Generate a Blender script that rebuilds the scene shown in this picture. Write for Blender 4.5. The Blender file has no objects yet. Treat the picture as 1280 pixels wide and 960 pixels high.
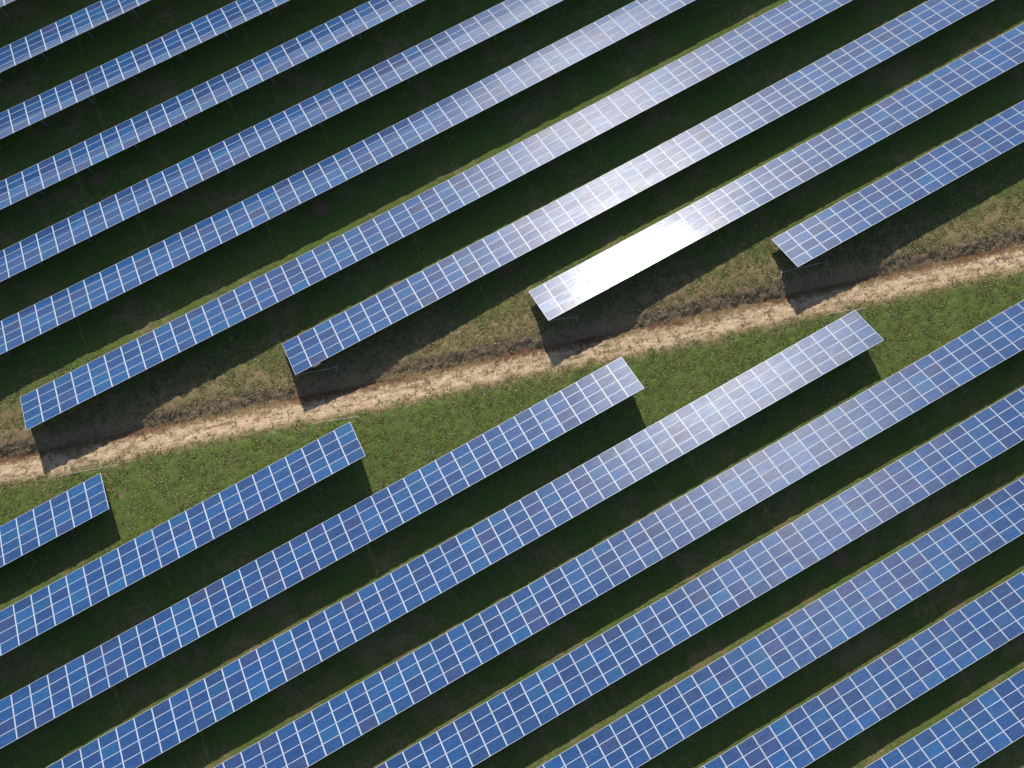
import bpy, bmesh, math, random
import numpy as np
from mathutils import Matrix, Vector, Euler

rnd = random.Random(7)
rng = np.random.default_rng(11)
SC = bpy.context.scene
COL = SC.collection

# ------------------------------------------------------------------ camera, sky, sun, exposure
F_PX, RX, RY, RZ, H0, TILT = 989.64, 0.17012, 0.00566, -0.51040, 73.35244, 0.37747
CLEAR = 0.70                                   # low edge of the panels above the ground
PITCH, SLOPE_W = 1.67, 4.03                    # column pitch, depth of a table along its slope
CT, ST = math.cos(TILT), math.sin(TILT)
cam_d = bpy.data.cameras.new('camera')
cam = bpy.data.objects.new('camera', cam_d)
COL.objects.link(cam)
cam.location = (0, 0, H0 + CLEAR)
cam.rotation_euler = (RX, RY, RZ)
cam_d.sensor_fit = 'HORIZONTAL'
cam_d.sensor_width = 36.0
cam_d.lens = F_PX / 1280 * 36.0
cam_d.clip_start = 1.0
cam_d.clip_end = 6000
SC.camera = cam
SC.render.resolution_x, SC.render.resolution_y = 1024, 768

SUN_EL, SUN_AZ = math.radians(33.2), math.radians(21.3)
world = bpy.data.worlds.new('World')
SC.world = world
world.use_nodes = True
wn = world.node_tree
sky = wn.nodes.new('ShaderNodeTexSky')
sky.sky_type = 'NISHITA'
sky.sun_disc = False
sky.sun_elevation = SUN_EL
sky.sun_rotation = SUN_AZ
wn.links.new(sky.outputs[0], wn.nodes['Background'].inputs[0])
wn.nodes['Background'].inputs[1].default_value = 0.11
sun_d = bpy.data.lights.new('sun', 'SUN')
sun_d.energy = 5.0
sun_d.angle = math.radians(0.53)
sun_d.color = (1.0, 0.94, 0.85)
sun = bpy.data.objects.new('sun', sun_d)
COL.objects.link(sun)
S = Vector((math.cos(SUN_EL) * math.sin(SUN_AZ), math.cos(SUN_EL) * math.cos(SUN_AZ), math.sin(SUN_EL)))
sun.rotation_euler = S.to_track_quat('Z', 'Y').to_euler()
sun.location = S * 150
SC.view_settings.view_transform = 'Standard'
SC.view_settings.look = 'None'
SC.view_settings.exposure = 0.22
SC.view_settings.gamma = 1.0

R_CAM = np.array(Euler((RX, RY, RZ)).to_matrix())


def to_pixel(P):
    """pixel in a 1280 x 960 frame, for culling only"""
    v = (np.asarray(P, float) - np.array([0, 0, H0 + CLEAR])) @ R_CAM
    return np.stack([640 + F_PX * v[..., 0] / -v[..., 2], 480 - F_PX * v[..., 1] / -v[..., 2]], -1)


# ------------------------------------------------------------------ surveyed rows
# x of column 0, y of the low edge, height (cubic along the row), middle column, first and last surveyed column
ROWS = {
    'U0': (-21.539, 73.172, 0.35, -0.35, 0.0, 0.0, 0.0, 3.0, -9, 3),
    'U1': (-21.539, 66.572, 0.334, -0.311, -0.016, -0.001, -0.000, 3.0, 0, 6),
    'U2': (-24.524, 60.033, 0.075, -0.643, 0.184, -0.007, 0.001, 8.5, 0, 17),
    'U3': (-27.638, 53.353, -0.036, -0.529, 0.318, -0.037, 0.004, 11.0, 0, 22),
    'U4': (-28.972, 46.708, -0.190, -0.644, 0.091, 0.096, 0.005, 17.0, 0, 34),
    'U5': (3.240, 40.110, -0.366, -0.657, 0.364, 0.070, -0.015, -0.5, -22, 21),
    'U6': (-34.764, 32.337, -0.582, -0.528, 0.572, -0.051, -0.085, 26.0, 0, 52),
    'U7': (-11.380, 25.241, -0.716, -0.240, 0.412, -0.005, -0.017, 23.0, 0, 46),
    'U8': (11.538, 18.245, -0.357, -0.100, 0.525, -0.064, 0.017, 17.0, 0, 34),
    'U9': (34.583, 11.283, -0.008, -0.264, 0.206, 0.013, 0.001, 8.5, 0, 17),
    'L1': (-31.219, 22.355, 0.673, -0.362, 0.009, -0.000, 0.000, -2.5, -5, 0),
    'L2': (-9.054, 15.346, 0.965, -0.597, 0.125, -0.014, 0.002, -10.0, -20, 0),
    'L3': (16.121, 8.434, 0.155, -0.703, 0.509, 0.032, -0.012, -18.5, -37, 0),
    'L4': (37.868, 1.457, -0.049, -0.685, 0.349, 0.128, 0.008, -24.0, -48, 0),
    'L5': (-32.030, -5.562, -0.343, -0.216, 0.718, -0.097, -0.064, 24.5, 0, 49),
    'L6': (-19.995, -12.437, -0.139, 0.026, 0.395, -0.150, 0.022, 20.0, 0, 40),
    'L7': (-8.203, -19.241, 0.200, -0.162, 0.165, 0.013, 0.006, 15.0, 0, 30),
    'L8': (3.859, -26.131, 0.156, 0.002, 0.374, -0.002, 0.003, 10.0, 0, 20),
    'L9': (17.535, -32.971, 0.416, -0.024, -0.010, -0.001, -0.000, 4.5, 0, 9),
}
ENDS = {'U6': (0, None), 'U7': (0, None), 'U8': (0, None), 'U9': (0, None),
        'L1': (None, 0), 'L2': (None, 0), 'L3': (None, 0), 'L4': (None, 0)}
JOINT = {'U2': (5, 10), 'U3': (4, 10), 'L3': (-32, 15), 'L4': (-27, 15), 'L5': (12, 10), 'L7': (12, 10)}   # table joints


def row_z(r, x):
    x0, y, z, a, b, c, d, km, k0, k1 = ROWS[r]
    k = np.clip((np.asarray(x, float) - x0) / PITCH, k0 - 1, k1 + 1)
    u = (k - km) / 20
    return z + a * u + b * u * u + c * u ** 3 + d * u ** 4 + CLEAR


# column range of each row: what the frame shows plus a margin on the open ends
SPAN = {}
for r, v in ROWS.items():
    ks = np.arange(-90, 91)
    xs = v[0] + PITCH * ks
    vis = np.zeros(len(ks), bool)
    for yy, dz in ((v[1], 0), (v[1] - SLOPE_W * CT, SLOPE_W * ST)):
        P = np.stack([xs, np.full(len(ks), yy), row_z(r, xs) + dz], 1)
        px = to_pixel(P)
        vis |= (px[:, 0] > -10) & (px[:, 0] < 1290) & (px[:, 1] > -10) & (px[:, 1] < 970)
    k0, k1 = ks[vis].min() - 7, ks[vis].max() + 7
    e = ENDS.get(r, (None, None))
    if e[0] is not None: k0 = e[0]
    if e[1] is not None: k1 = e[1]
    SPAN[r] = (int(k0), int(k1))


# ------------------------------------------------------------------ node helpers
def new_mat(name):
    m = bpy.data.materials.new(name)
    m.use_nodes = True
    nt = m.node_tree
    return m, nt, nt.nodes['Principled BSDF']


class NT:
    def __init__(s, nt): s.nt = nt
    def val(s, x, sock):
        if isinstance(x, (int, float)): sock.default_value = x
        elif isinstance(x, tuple): sock.default_value = x if len(x) == len(sock.default_value) else (*x, 1)
        else: s.nt.links.new(x, sock)
    def math(s, op, a, b=0.0, c=None, clamp=False):
        n = s.nt.nodes.new('ShaderNodeMath'); n.operation = op; n.use_clamp = clamp
        s.val(a, n.inputs[0]); s.val(b, n.inputs[1])
        if c is not None: s.val(c, n.inputs[2])
        return n.outputs[0]
    def mix(s, f, a, b, blend='MIX'):
        n = s.nt.nodes.new('ShaderNodeMix'); n.data_type = 'RGBA'; n.blend_type = blend
        s.val(f, n.inputs[0]); s.val(a, n.inputs[6]); s.val(b, n.inputs[7])
        return n.outputs[2]
    def noise(s, vec, scale, detail=3.0, rough=0.5, out=0, dist=0.0):
        n = s.nt.nodes.new('ShaderNodeTexNoise')
        if vec is not None: s.nt.links.new(vec, n.inputs['Vector'])
        n.inputs['Scale'].default_value = scale; n.inputs['Detail'].default_value = detail
        n.inputs['Roughness'].default_value = rough; n.inputs['Distortion'].default_value = dist
        return n.outputs[out]
    def ramp(s, f, stops):
        n = s.nt.nodes.new('ShaderNodeValToRGB'); el = n.color_ramp.elements
        while len(el) < len(stops): el.new(0.5)
        for e, (p, c) in zip(el, stops): e.position = p; e.color = (*c, 1)
        s.val(f, n.inputs[0]); return n.outputs[0]
    def step(s, f, a, b):
        n = s.nt.nodes.new('ShaderNodeMapRange'); n.interpolation_type = 'SMOOTHSTEP'
        s.val(f, n.inputs[0]); n.inputs[1].default_value = a; n.inputs[2].default_value = b
        return n.outputs[0]
    def attr(s, name, kind='GEOMETRY'):
        n = s.nt.nodes.new('ShaderNodeAttribute'); n.attribute_name = name; n.attribute_type = kind
        return n.outputs
    def geo(s): return s.nt.nodes.new('ShaderNodeNewGeometry').outputs['Position']
    def scale(s, vec, xyz):
        n = s.nt.nodes.new('ShaderNodeVectorMath'); n.operation = 'MULTIPLY'
        s.nt.links.new(vec, n.inputs[0]); n.inputs[1].default_value = xyz
        return n.outputs[0]
    def bump(s, h, strength, dist):
        n = s.nt.nodes.new('ShaderNodeBump'); n.inputs['Strength'].default_value = strength
        n.inputs['Distance'].default_value = dist; s.nt.links.new(h, n.inputs['Height'])
        return n.outputs[0]


# ------------------------------------------------------------------ materials
def glass_material(name, per_object):
    m, nt, b = new_mat(name); t = NT(nt)
    if per_object:
        oi = nt.nodes.new('ShaderNodeObjectInfo'); base, rand = oi.outputs['Color'], oi.outputs['Random']
    else:
        a = t.attr('tint'); base = a['Color']; rand = t.attr('seed')['Fac']
    uv = nt.nodes.new('ShaderNodeUVMap').outputs[0]
    sp = nt.nodes.new('ShaderNodeSeparateXYZ'); nt.links.new(uv, sp.inputs[0])
    cx = t.math('MULTIPLY', sp.outputs[0], 10.0); cy = t.math('MULTIPLY', sp.outputs[1], 6.0)
    dx = t.math('ABSOLUTE', t.math('SUBTRACT', t.math('FRACT', cx), 0.5))
    dy = t.math('ABSOLUTE', t.math('SUBTRACT', t.math('FRACT', cy), 0.5))
    gap = t.math('MAXIMUM', t.math('MULTIPLY', t.math('GREATER_THAN', dx, 0.476), 0.8), t.math('GREATER_THAN', dy, 0.44))
    bus = t.math('LESS_THAN', t.math('ABSOLUTE', t.math('SUBTRACT', dy, 0.25)), 0.012)
    # polycrystalline cells: every cell a little different, mottled grains inside
    cb = nt.nodes.new('ShaderNodeCombineXYZ')
    nt.links.new(t.math('FLOOR', cx), cb.inputs[0]); nt.links.new(t.math('FLOOR', cy), cb.inputs[1])
    nt.links.new(t.math('MULTIPLY', rand, 97.0), cb.inputs[2])
    wh = nt.nodes.new('ShaderNodeTexWhiteNoise'); nt.links.new(cb.outputs[0], wh.inputs[0])
    pos = t.geo()
    grain = t.noise(pos, 30.0, 2.0)
    cellf = t.math('ADD', t.math('MULTIPLY', wh.outputs['Value'], 0.35), t.math('MULTIPLY', grain, 0.5))
    hsv = nt.nodes.new('ShaderNodeHueSaturation')
    nt.links.new(base, hsv.inputs['Color']); nt.links.new(t.math('ADD', cellf, 0.60), hsv.inputs['Value'])
    col = t.mix(t.math("MULTIPLY", gap, 0.62), hsv.outputs[0], (0.085, 0.20, 0.44))
    col = t.mix(t.math('MULTIPLY', bus, 0.40), col, (0.13, 0.25, 0.47))
    # dust film, drawn out along the rows by rain and wind
    pr = nt.nodes.new('ShaderNodeCombineXYZ'); nt.links.new(t.math('MULTIPLY', rand, 53.0), pr.inputs[2])
    va = nt.nodes.new('ShaderNodeVectorMath'); nt.links.new(t.scale(pos, (0.55, 3.2, 3.2)), va.inputs[0]); nt.links.new(pr.outputs[0], va.inputs[1])
    dust = t.noise(va.outputs[0], 1.6, 4.0, 0.6)
    big = t.noise(t.scale(pos, (0.12, 0.3, 0.3)), 1.0, 2.0, 0.6)
    col = t.mix(t.math('MULTIPLY', t.step(dust, 0.40, 0.85), 0.05), col, (0.40, 0.42, 0.45))
    nt.links.new(col, b.inputs['Base Color'])
    rg = t.math('ADD', 0.040, t.math('MULTIPLY', dust, 0.070))
    nt.links.new(t.math('ADD', rg, t.math('MULTIPLY', big, 0.03)), b.inputs['Roughness'])
    b.inputs['Coat Weight'].default_value = 0.12           # the film of dirt scatters a wide soft gloss
    b.inputs['Coat Roughness'].default_value = 0.37
    b.inputs['Coat IOR'].default_value = 1.45
    b.inputs['IOR'].default_value = 1.5
    nt.links.new(t.bump(t.noise(t.scale(pos, (0.8, 2.5, 2.5)), 2.2, 2.0), 0.5, 0.006), b.inputs['Normal'])
    # the printed fingers and busbars run along the row and fan the gloss out across it
    tg = nt.nodes.new('ShaderNodeTangent'); tg.direction_type = 'UV_MAP'; tg.uv_map = 'UVMap'
    an = nt.nodes.new('ShaderNodeBsdfAnisotropic'); an.distribution = 'BECKMANN'
    an.inputs['Roughness'].default_value = 0.335; an.inputs['Anisotropy'].default_value = 0.32
    an.inputs['Color'].default_value = (1.0, 0.97, 0.93, 1)
    nt.links.new(tg.outputs[0], an.inputs['Tangent'])
    mx = nt.nodes.new('ShaderNodeMixShader')
    nt.links.new(t.math('ADD', 0.0045, t.math('MULTIPLY', dust, 0.010)), mx.inputs[0])
    nt.links.new(b.outputs[0], mx.inputs[1]); nt.links.new(an.outputs[0], mx.inputs[2])
    nt.links.new(mx.outputs[0], nt.nodes['Material Output'].inputs['Surface'])
    return m


def metal_material(name, col, rough, metallic=0.0):
    m, nt, b = new_mat(name); t = NT(nt)
    n = t.noise(t.geo(), 3.0, 4.0)
    nt.links.new(t.mix(n, tuple(c * 0.82 for c in col), tuple(min(1, c * 1.1) for c in col)), b.inputs['Base Color'])
    b.inputs['Roughness'].default_value = rough; b.inputs['Metallic'].default_value = metallic
    return m


MAT_GLASS = glass_material('solar_glass', True)
MAT_GLASS_FAR = glass_material('solar_glass_by_attribute', False)
MAT_FRAME = metal_material('anodised_frame', (0.44, 0.50, 0.60), 0.38)
MAT_BACK = metal_material('white_backsheet', (0.62, 0.62, 0.62), 0.6)
MAT_RAIL = metal_material('aluminium_rail', (0.42, 0.47, 0.55), 0.42)
MAT_POST = metal_material('galvanised_post', (0.26, 0.27, 0.29), 0.45)
MAT_PIPE = metal_material('pale_pipe', (0.50, 0.48, 0.43), 0.5)
MAT_BOX = metal_material('grey_box', (0.22, 0.23, 0.24), 0.5)


def ground_material():
    m, nt, b = new_mat('field_soil_and_turf'); t = NT(nt)
    pos = t.geo()
    z = t.attr('zone')['Vector']
    sp = nt.nodes.new('ShaderNodeSeparateXYZ'); nt.links.new(z, sp.inputs[0])
    s, lush = sp.outputs[0], sp.outputs[1]              # metres uphill of the trench bed; how green the turf is
    n1 = t.noise(pos, 0.55, 5.0, 0.6); n2 = t.noise(pos, 2.3, 5.0, 0.65); n3 = t.noise(pos, 9.0, 4.0, 0.7); n4 = t.noise(pos, 28.0, 3.0, 0.7)
    fine = t.math('ADD', t.math('MULTIPLY', n3, 0.55), t.math('MULTIPLY', n4, 0.45))
    sn = t.math('ADD', s, t.math('MULTIPLY', t.math('SUBTRACT', t.math('ADD', t.math('MULTIPLY', n1, 0.6), t.math('MULTIPLY', n2, 0.4)), 0.5), 2.6))
    sn = t.math('ADD', sn, t.math('MULTIPLY', t.math('SUBTRACT', fine, 0.5), 1.3))
    sf = t.math('ADD', s, t.math('MULTIPLY', t.math('SUBTRACT', t.math('ADD', t.math('MULTIPLY', n2, 0.5), t.math('MULTIPLY', fine, 0.5)), 0.5), 1.3))
    al = nt.nodes.new('ShaderNodeVectorMath'); al.operation = 'DOT_PRODUCT'; nt.links.new(pos, al.inputs[0]); al.inputs[1].default_value = (0.954, -0.300, 0)
    cv = nt.nodes.new('ShaderNodeCombineXYZ')
    nt.links.new(t.math('MULTIPLY', al.outputs['Value'], 0.45), cv.inputs[0]); nt.links.new(t.math('MULTIPLY', s, 2.4), cv.inputs[1])
    streak = t.noise(cv.outputs[0], 1.0, 5.0, 0.65, dist=0.6)
    n5 = t.noise(t.scale(pos, (1.0, 0.35, 1.0)), 13.0, 3.0, 0.7, dist=1.2)
    green = t.ramp(fine, [(0.30, (0.032, 0.048, 0.010)), (0.48, (0.108, 0.158, 0.036)), (0.68, (0.215, 0.255, 0.080))])
    straw = t.ramp(t.math('ADD', t.math('MULTIPLY', fine, 0.5), t.math('MULTIPLY', n5, 0.5)), [(0.30, (0.070, 0.050, 0.022)), (0.48, (0.250, 0.185, 0.095)), (0.66, (0.46, 0.36, 0.21))])
    patch = t.math('ADD', t.math('MULTIPLY', n1, 0.45), t.math('ADD', t.math('MULTIPLY', n2, 0.35), t.math('MULTIPLY', fine, 0.20)))
    dry = t.step(t.math('SUBTRACT', patch, t.math('MULTIPLY', t.math('SUBTRACT', lush, 0.5), 0.26)), 0.46, 0.62)
    turf = t.mix(t.math('MULTIPLY', dry, 0.75), green, straw)
    sfine = t.math('ADD', t.math('MULTIPLY', fine, 0.45), t.math('MULTIPLY', n5, 0.55))
    tan = t.ramp(sfine, [(0.28, (0.190, 0.115, 0.060)), (0.46, (0.58, 0.425, 0.275)), (0.68, (0.78, 0.63, 0.455))])
    soil = t.ramp(fine, [(0.30, (0.040, 0.020, 0.013)), (0.5, (0.160, 0.080, 0.047)), (0.70, (0.36, 0.21, 0.125))])
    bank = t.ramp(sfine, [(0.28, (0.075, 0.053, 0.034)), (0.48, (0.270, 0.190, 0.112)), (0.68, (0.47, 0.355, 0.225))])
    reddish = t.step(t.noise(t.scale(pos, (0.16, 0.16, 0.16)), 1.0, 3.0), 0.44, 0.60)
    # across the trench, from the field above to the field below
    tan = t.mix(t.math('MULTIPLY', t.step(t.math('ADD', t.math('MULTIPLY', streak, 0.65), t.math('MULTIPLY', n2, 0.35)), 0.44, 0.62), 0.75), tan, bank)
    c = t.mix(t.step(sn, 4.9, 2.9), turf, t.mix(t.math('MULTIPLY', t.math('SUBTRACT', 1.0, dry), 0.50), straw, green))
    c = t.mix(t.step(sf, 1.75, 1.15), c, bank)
    c = t.mix(t.step(sf, 0.30, 0.02), c, t.mix(t.math('ADD', 0.30, t.math('MULTIPLY', reddish, 0.70)), straw, soil))
    c = t.mix(t.step(t.math('ADD', sf, t.math('MULTIPLY', t.math('SUBTRACT', n2, 0.5), 1.2)), -0.20, -0.95), c, tan)
    c = t.mix(t.math('MULTIPLY', t.step(streak, 0.55, 0.68), t.math('MULTIPLY', t.step(sf, 0.3, -0.2), 0.55)), c, soil)
    c = t.mix(t.step(sn, -1.9, -2.7), c, straw)
    c = t.mix(t.step(sn, -2.5, -3.2), c, turf)
    bare = sp.outputs[2]
    c = t.mix(t.step(t.math('ADD', bare, t.math('MULTIPLY', t.math('SUBTRACT', fine, 0.5), 1.2)), 0.4, 0.75), c, (0.24, 0.165, 0.095))
    nt.links.new(c, b.inputs['Base Color'])
    b.inputs['Roughness'].default_value = 0.95
    b.inputs['Specular IOR Level'].default_value = 0.1
    h = t.math('ADD', t.math('MULTIPLY', n3, 0.6), t.math('MULTIPLY', n4, 0.4))
    nt.links.new(t.bump(h, 1.0, 0.22), b.inputs['Normal'])
    return m


def blade_material():
    m, nt, b = new_mat('grass_blades'); t = NT(nt)
    a = t.attr('tint')['Color']
    nt.links.new(a, b.inputs['Base Color'])
    b.inputs['Roughness'].default_value = 0.8
    b.inputs['Specular IOR Level'].default_value = 0.15
    return m


MAT_GROUND = ground_material()
MAT_BLADE = blade_material()


# ------------------------------------------------------------------ mesh helpers
def link_mesh(name, bm, mats, parent=None):
    me = bpy.data.meshes.new(name)
    bm.to_mesh(me); bm.free()
    for m in mats: me.materials.append(m)
    o = bpy.data.objects.new(name, me)
    COL.objects.link(o)
    if parent: o.parent = parent
    return o


def add_box(bm, c, s, rot=None, mat=0):
    vs = []
    for dx in (-.5, .5):
        for dy in (-.5, .5):
            for dz in (-.5, .5):
                p = Vector((dx * s[0], dy * s[1], dz * s[2]))
                if rot: p = rot @ p
                vs.append(bm.verts.new(Vector(c) + p))
    for f in ((0, 1, 3, 2), (4, 6, 7, 5), (0, 4, 5, 1), (2, 3, 7, 6), (0, 2, 6, 4), (1, 5, 7, 3)):
        fa = bm.faces.new([vs[i] for i in f]); fa.material_index = mat
    return vs


def add_beam(bm, a, b, w, h, mat=0):
    a, b = Vector(a), Vector(b); d = b - a
    q = d.to_track_quat('X', 'Z').to_matrix()
    add_box(bm, (a + b) / 2, (d.length, w, h), q, mat)


def add_tube(bm, pts, r, seg=8):
    rings = []
    pts = [Vector(p) for p in pts]
    for i, p in enumerate(pts):
        d = (pts[min(i + 1, len(pts) - 1)] - pts[max(i - 1, 0)]).normalized()
        u = d.cross(Vector((0, 0, 1)))
        if u.length < 1e-3: u = Vector((1, 0, 0))
        u.normalize(); v = u.cross(d)
        rings.append([bm.verts.new(p + r * (math.cos(2 * math.pi * k / seg) * u + math.sin(2 * math.pi * k / seg) * v)) for k in range(seg)])
    for A, B in zip(rings, rings[1:]):
        for k in range(seg): bm.faces.new((A[k], A[(k + 1) % seg], B[(k + 1) % seg], B[k]))
    bm.faces.new(rings[0][::-1]); bm.faces.new(rings[-1])


def tag(o, label=None, cat=None, group=None, kind=None):
    if label: o['label'] = label
    if cat: o['category'] = cat
    if group: o['group'] = group
    if kind: o['kind'] = kind


# ------------------------------------------------------------------ terrain
BED_X = np.array([-90, -60, -39.6, -36.3, -27.1, -21.8, -15.1, -4, 1.9, 7.2, 9.8, 22.1, 29.3, 38.4, 46.9, 56.1, 75, 100.])
BED_Y = np.array([44, 35., 28.5, 27.3, 24.5, 22.9, 20.8, 17.2, 15.5, 13.9, 13.0, 9.15, 7.0, 4.3, 1.7, -1.0, -6.5, -14.]) + 0.12


def smooth_noise(x, y, scale, seed):
    r = np.random.default_rng(seed)
    out = np.zeros_like(x)
    for i in range(6):
        a = r.uniform(0, 2 * math.pi); f = r.uniform(.6, 1.6) / scale
        out += np.sin((x * math.cos(a) + y * math.sin(a)) * f * 2 * math.pi + r.uniform(0, 6.3))
    return out / 6


_cp = []
for r, v in ROWS.items():
    k0, k1 = SPAN[r]
    for k in np.arange(k0, k1 + .1, 2):
        x = v[0] + PITCH * k
        _cp.append((x, v[1] - 1.9, float(row_z(r, x)) - CLEAR))
_cp = np.array(_cp)
# smooth base on a coarse lattice, then bilinear
_LX = np.arange(-100, 101, 2.0); _LY = np.arange(-80, 111, 2.0)
_gx, _gy = np.meshgrid(_LX, _LY, indexing='ij')
_d2 = ((_gx[..., None] - _cp[:, 0]) / 4.2) ** 2 + ((_gy[..., None] - _cp[:, 1]) / 3.2) ** 2
_w = np.exp(-_d2 / 2)
_BASE = (_w * _cp[:, 2]).sum(-1) / (_w.sum(-1) + 1e-4)
for _ in range(2):
    p_ = np.pad(_BASE, 1, mode='edge')
    _BASE = (p_[1:-1, 1:-1] * 2 + p_[:-2, 1:-1] + p_[2:, 1:-1] + p_[1:-1, :-2] + p_[1:-1, 2:]) / 6


def base_z(x, y):
    fx = np.clip((x - _LX[0]) / 2.0, 0, len(_LX) - 1.001); fy = np.clip((y - _LY[0]) / 2.0, 0, len(_LY) - 1.001)
    i, j = fx.astype(int), fy.astype(int); u, w = fx - i, fy - j
    return (_BASE[i, j] * (1 - u) * (1 - w) + _BASE[i + 1, j] * u * (1 - w) + _BASE[i, j + 1] * (1 - u) * w + _BASE[i + 1, j + 1] * u * w)


def trench_s(x, y):
    yb = np.interp(x, BED_X, BED_Y)
    return (y - yb) * 0.954


PROF_S = np.array([-9, -3.4, -2.7, -0.8, -0.2, 0.05, 0.35, 1.05, 1.5, 2.1, 3.4, 9])
PROF_Z = np.array([0, 0.0, -0.05, -0.48, -0.62, -0.68, -0.56, -0.22, -0.06, 0.0, 0.0, 0])


def ground_z(x, y):
    x = np.asarray(x, float); y = np.asarray(y, float)
    s = trench_s(x, y)
    wob = 0.20 * smooth_noise(x, y, 7.0, 3) + 0.06 * smooth_noise(x, y, 1.3, 4)
    near = np.exp(-(s / 4.5) ** 2)
    z = base_z(x, y) + np.interp(s + wob, PROF_S, PROF_Z)
    z += 0.03 * smooth_noise(x, y, 3.0, 5) + 0.02 * smooth_noise(x, y, 0.9, 6) + near * (0.035 * smooth_noise(x, y, 0.8, 8) + 0.03 * smooth_noise(x, y, 0.45, 9))
    al = 0.954 * x - 0.30 * y
    z += np.exp(-((s + 0.6) / 1.9) ** 2) * (0.055 * smooth_noise(al / 5.0, s * 1.15, 1.0, 51) + 0.035 * smooth_noise(al / 2.2, s * 2.2, 1.0, 52))
    return z


def build_ground():
    def axis(lo, hi, step, far):
        core = np.arange(lo, hi + 1e-6, step)
        g = []; d = step; p = 0
        while p < far: d *= 1.35; p += d; g.append(p)
        g = np.array(g)
        return np.concatenate([lo - g[::-1], core, hi + g])
    ax = axis(-54, 76, 0.16, 2500); ay = axis(-46, 80, 0.16, 2500)
    X, Y = np.meshgrid(ax, ay, indexing='ij')
    nx, ny = X.shape
    Z = ground_z(X, Y)
    s = trench_s(X, Y)
    wild = np.exp(-((s + 1) / 7.0) ** 2)
    bumps = rng.normal(0, 1, Z.shape)
    b2 = (bumps + np.roll(bumps, 1, 0) + np.roll(bumps, 1, 1) + np.roll(bumps, (1, 1), (0, 1))) / 2
    b4 = (b2 + np.roll(b2, 2, 0) + np.roll(b2, 2, 1) + np.roll(b2, (2, 2), (0, 1))) / 2
    inside = (np.abs(X - 11) < 64.9) & (np.abs(Y - 17) < 62.9)
    Z += np.where(inside, (0.012 + 0.012 * wild) * b2 + (0.012 + 0.018 * wild) * b4, 0)
    co = np.stack([X, Y, Z], -1).reshape(-1, 3)
    idx = np.arange(nx * ny).reshape(nx, ny)
    f = np.stack([idx[:-1, :-1], idx[1:, :-1], idx[1:, 1:], idx[:-1, 1:]], -1).reshape(-1, 4)
    me = bpy.data.meshes.new('ground')
    me.vertices.add(len(co)); me.vertices.foreach_set('co', co.ravel())
    me.loops.add(f.size); me.loops.foreach_set('vertex_index', f.ravel())
    me.polygons.add(len(f)); me.polygons.foreach_set('loop_start', np.arange(0, f.size, 4))
    me.update(calc_edges=True)
    me.polygons.foreach_set('use_smooth', np.ones(len(f), bool))
    s = trench_s(X, Y)
    lush = np.clip(0.5 + 0.42 * smooth_noise(X, Y, 9, 21) + np.where(s < 0, np.exp(-((s + 6) / 5) ** 2) * 0.55, 0.1 - 0.42 * np.exp(-((s - 3) / 2.6) ** 2)), -0.4, 1)
    bare = np.zeros_like(s)
    for bx, by, br in ((-31.0, 20.6, .35), (-30.7, 19.7, .4), (-20, 49.5, 1.0), (-2, 36.2, 1.1), (11.0, 22.2, 1.5), (24, -17.6, 1.1)):
        bare = np.maximum(bare, np.exp(-((X - bx) ** 2 + (Y - by) ** 2) / br ** 2))
    a = me.attributes.new('zone', 'FLOAT_VECTOR', 'POINT')
    a.data.foreach_set('vector', np.stack([s, lush, bare], -1).reshape(-1))
    me.materials.append(MAT_GROUND)
    o = bpy.data.objects.new('ground', me); COL.objects.link(o)
    tag(o, kind='structure')


build_ground()


# ------------------------------------------------------------------ grass and straw tufts
def build_tufts(name, X, Y, size, tints, label):
    """each tuft: four bent blades; one object of what nobody could count"""
    n = len(X); Z = ground_z(X, Y)
    B = 4
    ang = rng.uniform(0, 2 * math.pi, (n, B)); ln = size[:, None] * rng.uniform(.6, 1.25, (n, B)); wd = ln * rng.uniform(.16, .30, (n, B))
    lean = rng.uniform(.45, 1.1, (n, B))
    ca, sa = np.cos(ang), np.sin(ang)
    off = size[:, None] * rng.uniform(-.35, .35, (2, n, B))
    bx, by = X[:, None] + off[0], Y[:, None] + off[1]
    bz = np.broadcast_to(Z[:, None] - .02, bx.shape)
    base_l = np.stack([bx - sa * wd, by + ca * wd, bz], -1); base_r = np.stack([bx + sa * wd, by - ca * wd, bz], -1)
    tip = np.stack([bx + ca * ln * lean, by + sa * ln * lean, bz + ln * np.sqrt(np.clip(1.3 - lean ** 2, .15, 1)) * .8], -1)
    co = np.stack([base_l, base_r, tip], 2).reshape(-1, 3)
    nf = n * B
    me = bpy.data.meshes.new(name)
    me.vertices.add(nf * 3); me.vertices.foreach_set('co', co.ravel())
    me.loops.add(nf * 3); me.loops.foreach_set('vertex_index', np.arange(nf * 3))
    me.polygons.add(nf); me.polygons.foreach_set('loop_start', np.arange(0, nf * 3, 3))
    me.update(calc_edges=True)
    c = tints[:, None, :] * rng.uniform(.7, 1.3, (n, B, 1))
    c = np.concatenate([c, np.ones((n, B, 1))], -1)
    a = me.attributes.new('tint', 'FLOAT_COLOR', 'FACE')
    a.data.foreach_set('color', c.reshape(-1))
    me.materials.append(MAT_BLADE)
    o = bpy.data.objects.new(name, me); COL.objects.link(o)
    tag(o, label, name.replace('_', ' '), kind='stuff')


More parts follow.
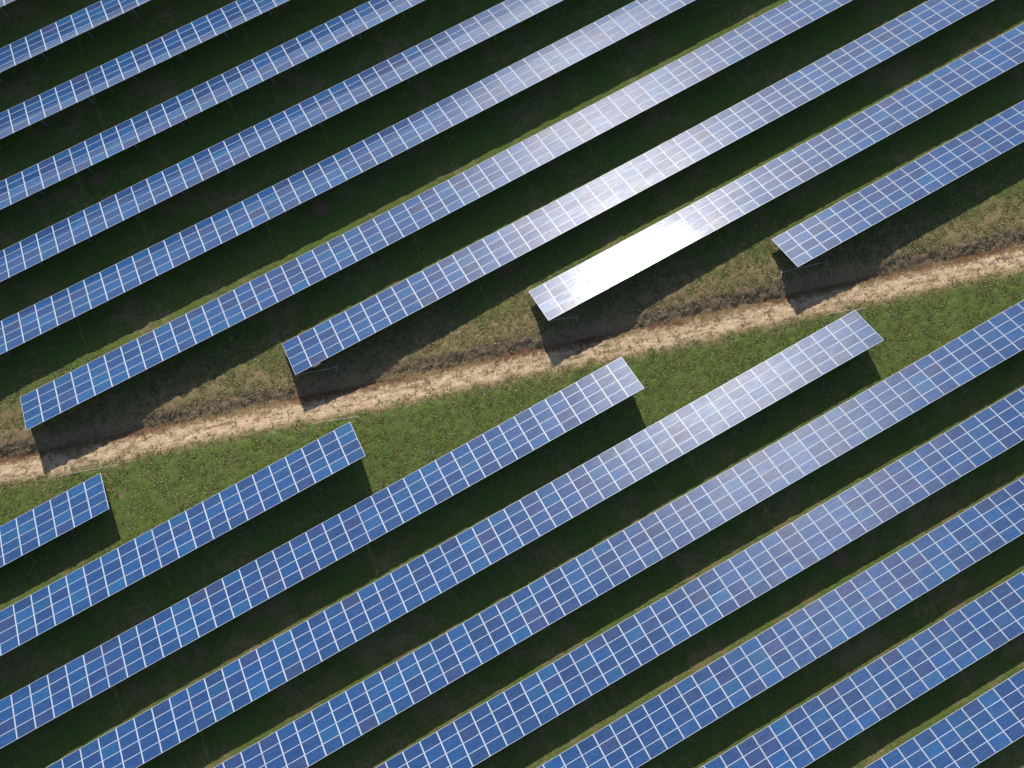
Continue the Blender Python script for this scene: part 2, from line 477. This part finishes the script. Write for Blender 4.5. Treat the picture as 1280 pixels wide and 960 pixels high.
def scatter():
    N = 420000
    X = rng.uniform(-54, 74, N); Y = rng.uniform(-44, 76, N)
    px = to_pixel(np.stack([X, Y, 0 * X], -1))
    keep = (px[:, 0] > -40) & (px[:, 0] < 1320) & (px[:, 1] > -40) & (px[:, 1] < 1000)
    X, Y = X[keep], Y[keep]
    X2 = rng.uniform(-54, 74, 1000000); S2 = rng.uniform(-12, 8, 1000000)
    Y2 = np.interp(X2, BED_X, BED_Y) + S2 / 0.954
    p2 = to_pixel(np.stack([X2, Y2, 0 * X2], -1))
    k2 = (p2[:, 0] > -30) & (p2[:, 0] < 1310) & (p2[:, 1] > -30) & (p2[:, 1] < 990)
    X, Y = np.concatenate([X, X2[k2]]), np.concatenate([Y, Y2[k2]])
    s = trench_s(X, Y)
    clump = smooth_noise(X, Y, 2.2, 31) + .7 * smooth_noise(X, Y, .7, 32)
    band = (s > -11) & (s < 6)
    s = s + rng.normal(0, .35, len(s)) + .5 * smooth_noise(X, Y, 1.5, 33)
    pr = np.where(band, .95, .42) * np.clip(.62 + .55 * clump, .12, 1)
    bare = (s < 1.6) & (s > -2.5)
    pr = np.where(bare, .10, pr)
    k = rng.random(len(X)) < pr
    X, Y, s = X[k], Y[k], s[k]
    dryness = np.clip(.30 + .55 * smooth_noise(X, Y, 6, 41) + .35 * smooth_noise(X, Y, 1.4, 42), 0, 1)
    dryness = np.where((s < 7.0) & (s > 1.2), np.clip(dryness + .18 + .35 * np.exp(-((s - 2) / 2) ** 2), 0, 1), dryness)
    dryness = np.where((s <= -2.3) & (s > -3.4), np.clip(dryness + .2, 0, 1), dryness)
    dryness = np.where((s < -3.6) & (s > -11), dryness * .5, dryness)
    isdry = (rng.random(len(X)) < dryness * .85) | ((s < 1.3) & (s > -2.4))
    g0, g1 = np.array([.058, .100, .016]), np.array([.250, .305, .095])
    d0, d1 = np.array([.13, .10, .045]), np.array([.44, .36, .20])
    u = rng.random((len(X), 1))
    gt, dt = g0 + (g1 - g0) * u, d0 + (d1 - d0) * u
    m = ~isdry
    build_tufts('grass', X[m], Y[m], rng.uniform(.05, .145, m.sum()), gt[m], 'short green grass growing between the panel rows and along the trench')
    m = isdry
    build_tufts('dry_grass', X[m], Y[m], rng.uniform(.05, .15, m.sum()), dt[m], 'dry straw coloured grass scattered over the trench banks and aisles')


scatter()

# ------------------------------------------------------------------ panels and their rows
PL, PW, PT = 1.622, 1.005, 0.040
FR = 0.027
PALETTE = [((0.0035, 0.037, 0.132), 5), ((0.0045, 0.045, 0.150), 4), ((0.0045, 0.030, 0.116), 5), ((0.006, 0.027, 0.104), 3),
           ((0.013, 0.028, 0.104), 1.6), ((0.0045, 0.054, 0.150), 2.4), ((0.018, 0.028, 0.090), 0.5)]


def panel_geometry():
    """frame ring, glass 4 mm under its lip, white backsheet; verts, faces, material ids, uv per loop"""
    V, Fc, M, U = [], [], [], []
    def quad(a, b, c, d, m, uv=((0, 0), (0, 0), (0, 0), (0, 0))):
        i = len(V); V.extend([a, b, c, d]); Fc.append((i, i + 1, i + 2, i + 3)); M.append(m); U.extend(uv)
    x, y = PL / 2, PW / 2; xi, yi = x - FR, y - FR; g = -0.004
    out = [(-x, -y), (x, -y), (x, y), (-x, y)]; inn = [(-xi, -yi), (xi, -yi), (xi, yi), (-xi, yi)]
    for k in range(4):
        a, b = out[k], out[(k + 1) % 4]; ia, ib = inn[k], inn[(k + 1) % 4]
        quad((*a, 0), (*b, 0), (*ib, 0), (*ia, 0), 1)
        quad((*a, -PT), (*b, -PT), (*b, 0), (*a, 0), 1)
        quad((*ia, 0), (*ib, 0), (*ib, g), (*ia, g), 1)
    quad((-xi, -yi, g), (xi, -yi, g), (xi, yi, g), (-xi, yi, g), 0, ((0, 0), (1, 0), (1, 1), (0, 1)))
    quad((-x, y, -PT), (x, y, -PT), (x, -y, -PT), (-x, -y, -PT), 2)
    return np.array(V), np.array(Fc), np.array(M), np.array(U)


PV, PF, PM, PU = panel_geometry()


def panel_mesh(name, mats, mtx_list, tints=None, seeds=None):
    n = len(mtx_list)
    me = bpy.data.meshes.new(name)
    co = np.concatenate([PV @ np.array(m.to_3x3()).T + np.array(m.translation) for m in mtx_list])
    f = np.concatenate([PF + i * len(PV) for i in range(n)])
    me.vertices.add(len(co)); me.vertices.foreach_set('co', co.ravel())
    me.loops.add(f.size); me.loops.foreach_set('vertex_index', f.ravel())
    me.polygons.add(len(f)); me.polygons.foreach_set('loop_start', np.arange(0, f.size, 4))
    me.polygons.foreach_set('material_index', np.tile(PM, n))
    me.update(calc_edges=True)
    uv = me.uv_layers.new(name='UVMap'); uv.data.foreach_set('uv', np.tile(PU, (n, 1)).ravel())
    if tints is not None:
        a = me.attributes.new('tint', 'FLOAT_COLOR', 'FACE')
        a.data.foreach_set('color', np.repeat(np.array([(*t, 1) for t in tints]), len(PF), 0).ravel())
        a = me.attributes.new('seed', 'FLOAT', 'FACE')
        a.data.foreach_set('value', np.repeat(np.array(seeds), len(PF)))
    for m in mats: me.materials.append(m)
    return me


PANEL_ME = panel_mesh('solar_panel', (MAT_GLASS, MAT_FRAME, MAT_BACK), [Matrix.Identity(4)])


def post_mesh():
    """C-profile pile, unit height 1 going up from its foot"""
    bm = bmesh.new()
    add_box(bm, (0, 0.045, .5), (0.12, 0.012, 1)); add_box(bm, (-0.054, 0, .5), (0.012, 0.078, 1)); add_box(bm, (0.054, 0, .5), (0.012, 0.078, 1))
    me = bpy.data.meshes.new('post'); bm.to_mesh(me); bm.free(); me.materials.append(MAT_POST)
    return me


POST_ME = post_mesh()
V_POSTS = (0.85, 3.12)                        # where the front and rear posts meet the slope


def build_row(r, label):
    x0, ylow = ROWS[r][:2]
    k0, k1 = SPAN[r]
    xm = x0 + PITCH * (k0 + k1) / 2; ym = ylow - SLOPE_W * CT / 2
    root = bpy.data.objects.new('solar_panel_row', None); COL.objects.link(root)
    root.empty_display_size = 1
    zb = float(ground_z(np.array([xm]), np.array([ym]))[0])
    root.location = (xm, ym, zb); org = Vector(root.location)
    tag(root, label, 'solar panels', 'parallel rows of tilted solar panels')
    joff, jper = JOINT.get(r, ((k0 if r in ('U6', 'U7', 'U8', 'U9') else k1), 12))

    def pt(x, v, d=0.0):
        """point v metres up the slope from the low edge, d metres off the panel face"""
        return Vector((x, ylow - v * CT + d * ST, float(row_z(r, x)) + v * ST + d * CT)) - org
    # panels
    items = []
    drift = rnd.random() * 10
    for k in range(k0, k1):
        xa = x0 + PITCH * k; xc = xa + PITCH / 2
        sl = math.atan((float(row_z(r, xa + PITCH)) - float(row_z(r, xa))) / PITCH)
        jx, jy = rnd.gauss(0, .0006), rnd.gauss(0, .0006)
        for j in range(4):
            v = PW / 2 + j * (SLOPE_W - PW) / 3
            p = pt(xc, v)
            e = Euler((-TILT - 0.019 + jx + rnd.gauss(0, .0038), -sl + jy + rnd.gauss(0, .0038), 0)).to_matrix().to_4x4()
            m = Matrix.Translation(p) @ e
            wsum = [w for _, w in PALETTE]
            t = rnd.choices([c for c, _ in PALETTE], wsum)[0]
            q = rnd.uniform(.85, 1.15)
            items.append((m, tuple(c * q for c in t), p + org))
    C = to_pixel(np.array([list(i[2]) for i in items]))
    inside = (C[:, 0] > 5) & (C[:, 0] < 1275) & (C[:, 1] > 4) & (C[:, 1] < 956)
    cpos = np.array([0, 0, H0 + CLEAR])
    nrm = np.array([0, ST, CT])
    W3 = np.array([list(i[2]) for i in items]) - cpos
    dist = np.linalg.norm(W3, axis=1); area = np.abs(W3 @ nrm) / dist ** 3 * (-W3[:, 2] / dist) ** -3
    order = [i for i in np.argsort(-area) if inside[i]]
    single = set(order[:100])
    for i in sorted(single):
        m, t, _ = items[i]
        o = bpy.data.objects.new('solar_panel', PANEL_ME); COL.objects.link(o)
        o.parent = root; o.matrix_local = m; o.color = (*t, 1)
    rest = [items[i] for i in range(len(items)) if i not in single]
    if rest:
        me = panel_mesh('solar_panels', (MAT_GLASS_FAR, MAT_FRAME, MAT_BACK), [i[0] for i in rest], [i[1] for i in rest], [rnd.random() for _ in rest])
        o = bpy.data.objects.new('solar_panels', me); COL.objects.link(o); o.parent = root
        o['kind'] = 'stuff'
    # rails under every column gap except at table joints; purlins and rafters behind
    bm = bmesh.new()
    for k in range(k0, k1 + 1):
        x = x0 + PITCH * k
        xr = min(max(x, x0 + PITCH * k0 + .05), x0 + PITCH * k1 - .05)
        joint = (k - joff) % jper == 0 and k not in (k0, k1)
        add_beam(bm, pt(xr, 0.015, -0.068), pt(xr, SLOPE_W - 0.015, -0.068), 0.030 if joint else 0.070, 0.050)
    for v in V_POSTS:
        for k in range(k0, k1):
            add_beam(bm, pt(x0 + PITCH * k, v, -0.135), pt(x0 + PITCH * (k + 1), v, -0.135), 0.06, 0.08)
    if r == 'U7':
        bx = bmesh.new()
        add_beam(bx, pt(x0 + PITCH * 1.05, 4.02, -.12), pt(x0 + PITCH * 1.50, 4.02, -.12), 0.24, 0.12)
        bmesh.ops.bevel(bx, geom=bx.edges[:], offset=0.015, segments=2, affect='EDGES')
        link_mesh('junction_box', bx, (MAT_BOX,), root)
    fx = []
    k = k0 + 0.5
    while k < k1:
        x = x0 + PITCH * k; fx.append(x)
        add_beam(bm, pt(x, 0.45, -0.225), pt(x, SLOPE_W - 0.45, -0.225), 0.07, 0.095)
        a = pt(x, 2.15, -0.28); b = pt(x, 3.05, -0.9)
        k += 3
    link_mesh('mounting_frame', bm, (MAT_RAIL,), root)
    for x in fx:
        P = np.array([list(pt(x, v) + org) for v in (0, SLOPE_W)])
        px = to_pixel(P)
        if ((px[:, 0] < -60) | (px[:, 0] > 1340) | (px[:, 1] < -60) | (px[:, 1] > 1020)).all(): continue
        for v in V_POSTS:
            top = pt(x, v, -0.27) + org
            zg = float(ground_z(np.array([top.x]), np.array([top.y]))[0]) - 0.25
            o = bpy.data.objects.new('post', POST_ME); COL.objects.link(o); o.parent = root
            o.location = Vector((top.x, top.y, zg)) - org; o.scale = (1, 1, top.z - zg)
    return root


LABELS = {
    'U0': 'tip of a blue panel row cut off at the top left corner of the photo',
    'U1': 'dim blue panel row, second from the top left corner',
    'U2': 'blue panel row, third from the top left corner',
    'U3': 'blue panel row, fourth from the top left corner, leaving the top edge near its middle',
    'U4': 'paler blue panel row, fifth from the top left corner, leaving right of the top middle',
    'U5': 'panel row across the shaded aisle just above the row with a sunlit grass strip',
    'U6': 'longest panel row above the trench, with a broad strip of sunlit grass along its top',
    'U7': 'panel row with white glare only on its lower edge, next above the blinding row',
    'U8': 'panel row with the big blinding white sun glare near its end at the trench',
    'U9': 'short deep blue panel row at right, its free end just above the trench',
    'L1': 'shortest panel row below the trench at the left edge, only few columns long',
    'L2': 'blue panel row below the trench whose free end stands left of centre on grass',
    'L3': 'panel row below the trench whose free end stands near the centre of the photo',
    'L4': 'panel row below the trench with its free greyish end right of centre',
    'L5': 'panel row, first below the four with free ends, spanning left edge to right edge',
    'L6': 'blue panel row, fourth from the bottom right corner',
    'L7': 'blue panel row, third from the bottom right corner',
    'L8': 'deep blue panel row, second from the bottom right corner',
    'L9': 'short deep blue panel row filling the bottom right corner',
}
for r in ROWS:
    build_row(r, LABELS[r])


# ------------------------------------------------------------------ thin pipes on the ground at the row ends
def pipe(ax, ay, bx, by, lift, label, stakes):
    root = bpy.data.objects.new('ground_pipe', None); COL.objects.link(root)
    zm = float(ground_z(np.array([(ax + bx) / 2]), np.array([(ay + by) / 2]))[0])
    root.location = ((ax + bx) / 2, (ay + by) / 2, zm); org = Vector(root.location)
    tag(root, label, 'pipe', 'thin pale pipes lying near the row ends')
    pts = []
    for u in np.linspace(0, 1, 9):
        x, y = ax + (bx - ax) * u, ay + (by - ay) * u
        pts.append((x, y + .05 * math.sin(u * 5), float(ground_z(np.array([x]), np.array([y]))[0]) + lift + .02 * math.sin(7 * u)))
    bm = bmesh.new(); add_tube(bm, [Vector(p) - org for p in pts], 0.022)
    link_mesh('pipe_run', bm, (MAT_PIPE,), root)
    for e in stakes:
        x, y, z = pts[0] if e == 0 else pts[-1]
        bm = bmesh.new()
        sgn = -1 if e == 0 else 1
        add_tube(bm, [Vector((x - .22, y - .35, z + .06)) - org, Vector((x, y, z + .07)) - org, Vector((x + .12, y + .18, z + .05)) - org], 0.026)
        link_mesh('end_bracket', bm, (MAT_PIPE,), root)


pipe(-11.75, 21.98, -7.86, 20.86, .32, 'thin pale pipe in the shade of the row with a glaring lower edge', (1,))
pipe(12.0, 14.8, 14.4, 13.97, .32, 'thin brownish pipe in shade at the end of the blinding white row', (1,))
pipe(33.8, 8.05, 38.31, 6.85, .32, 'thin pale pipe with two bent ends in shade under the right row end', (0, 1))
pipe(-35.0, 24.12, -29.74, 22.48, .035, 'white pipe lying on sunlit grass above the shortest row at left', ())
pipe(-12.4, 17.06, -8.2, 15.6, .02, 'pale pipe half hidden in grass above the row end left of centre', ())
pipe(35.6, 2.4, 39.33, 1.12, .03, 'pale pipe beside the row end right of centre, at the tan bank', ())
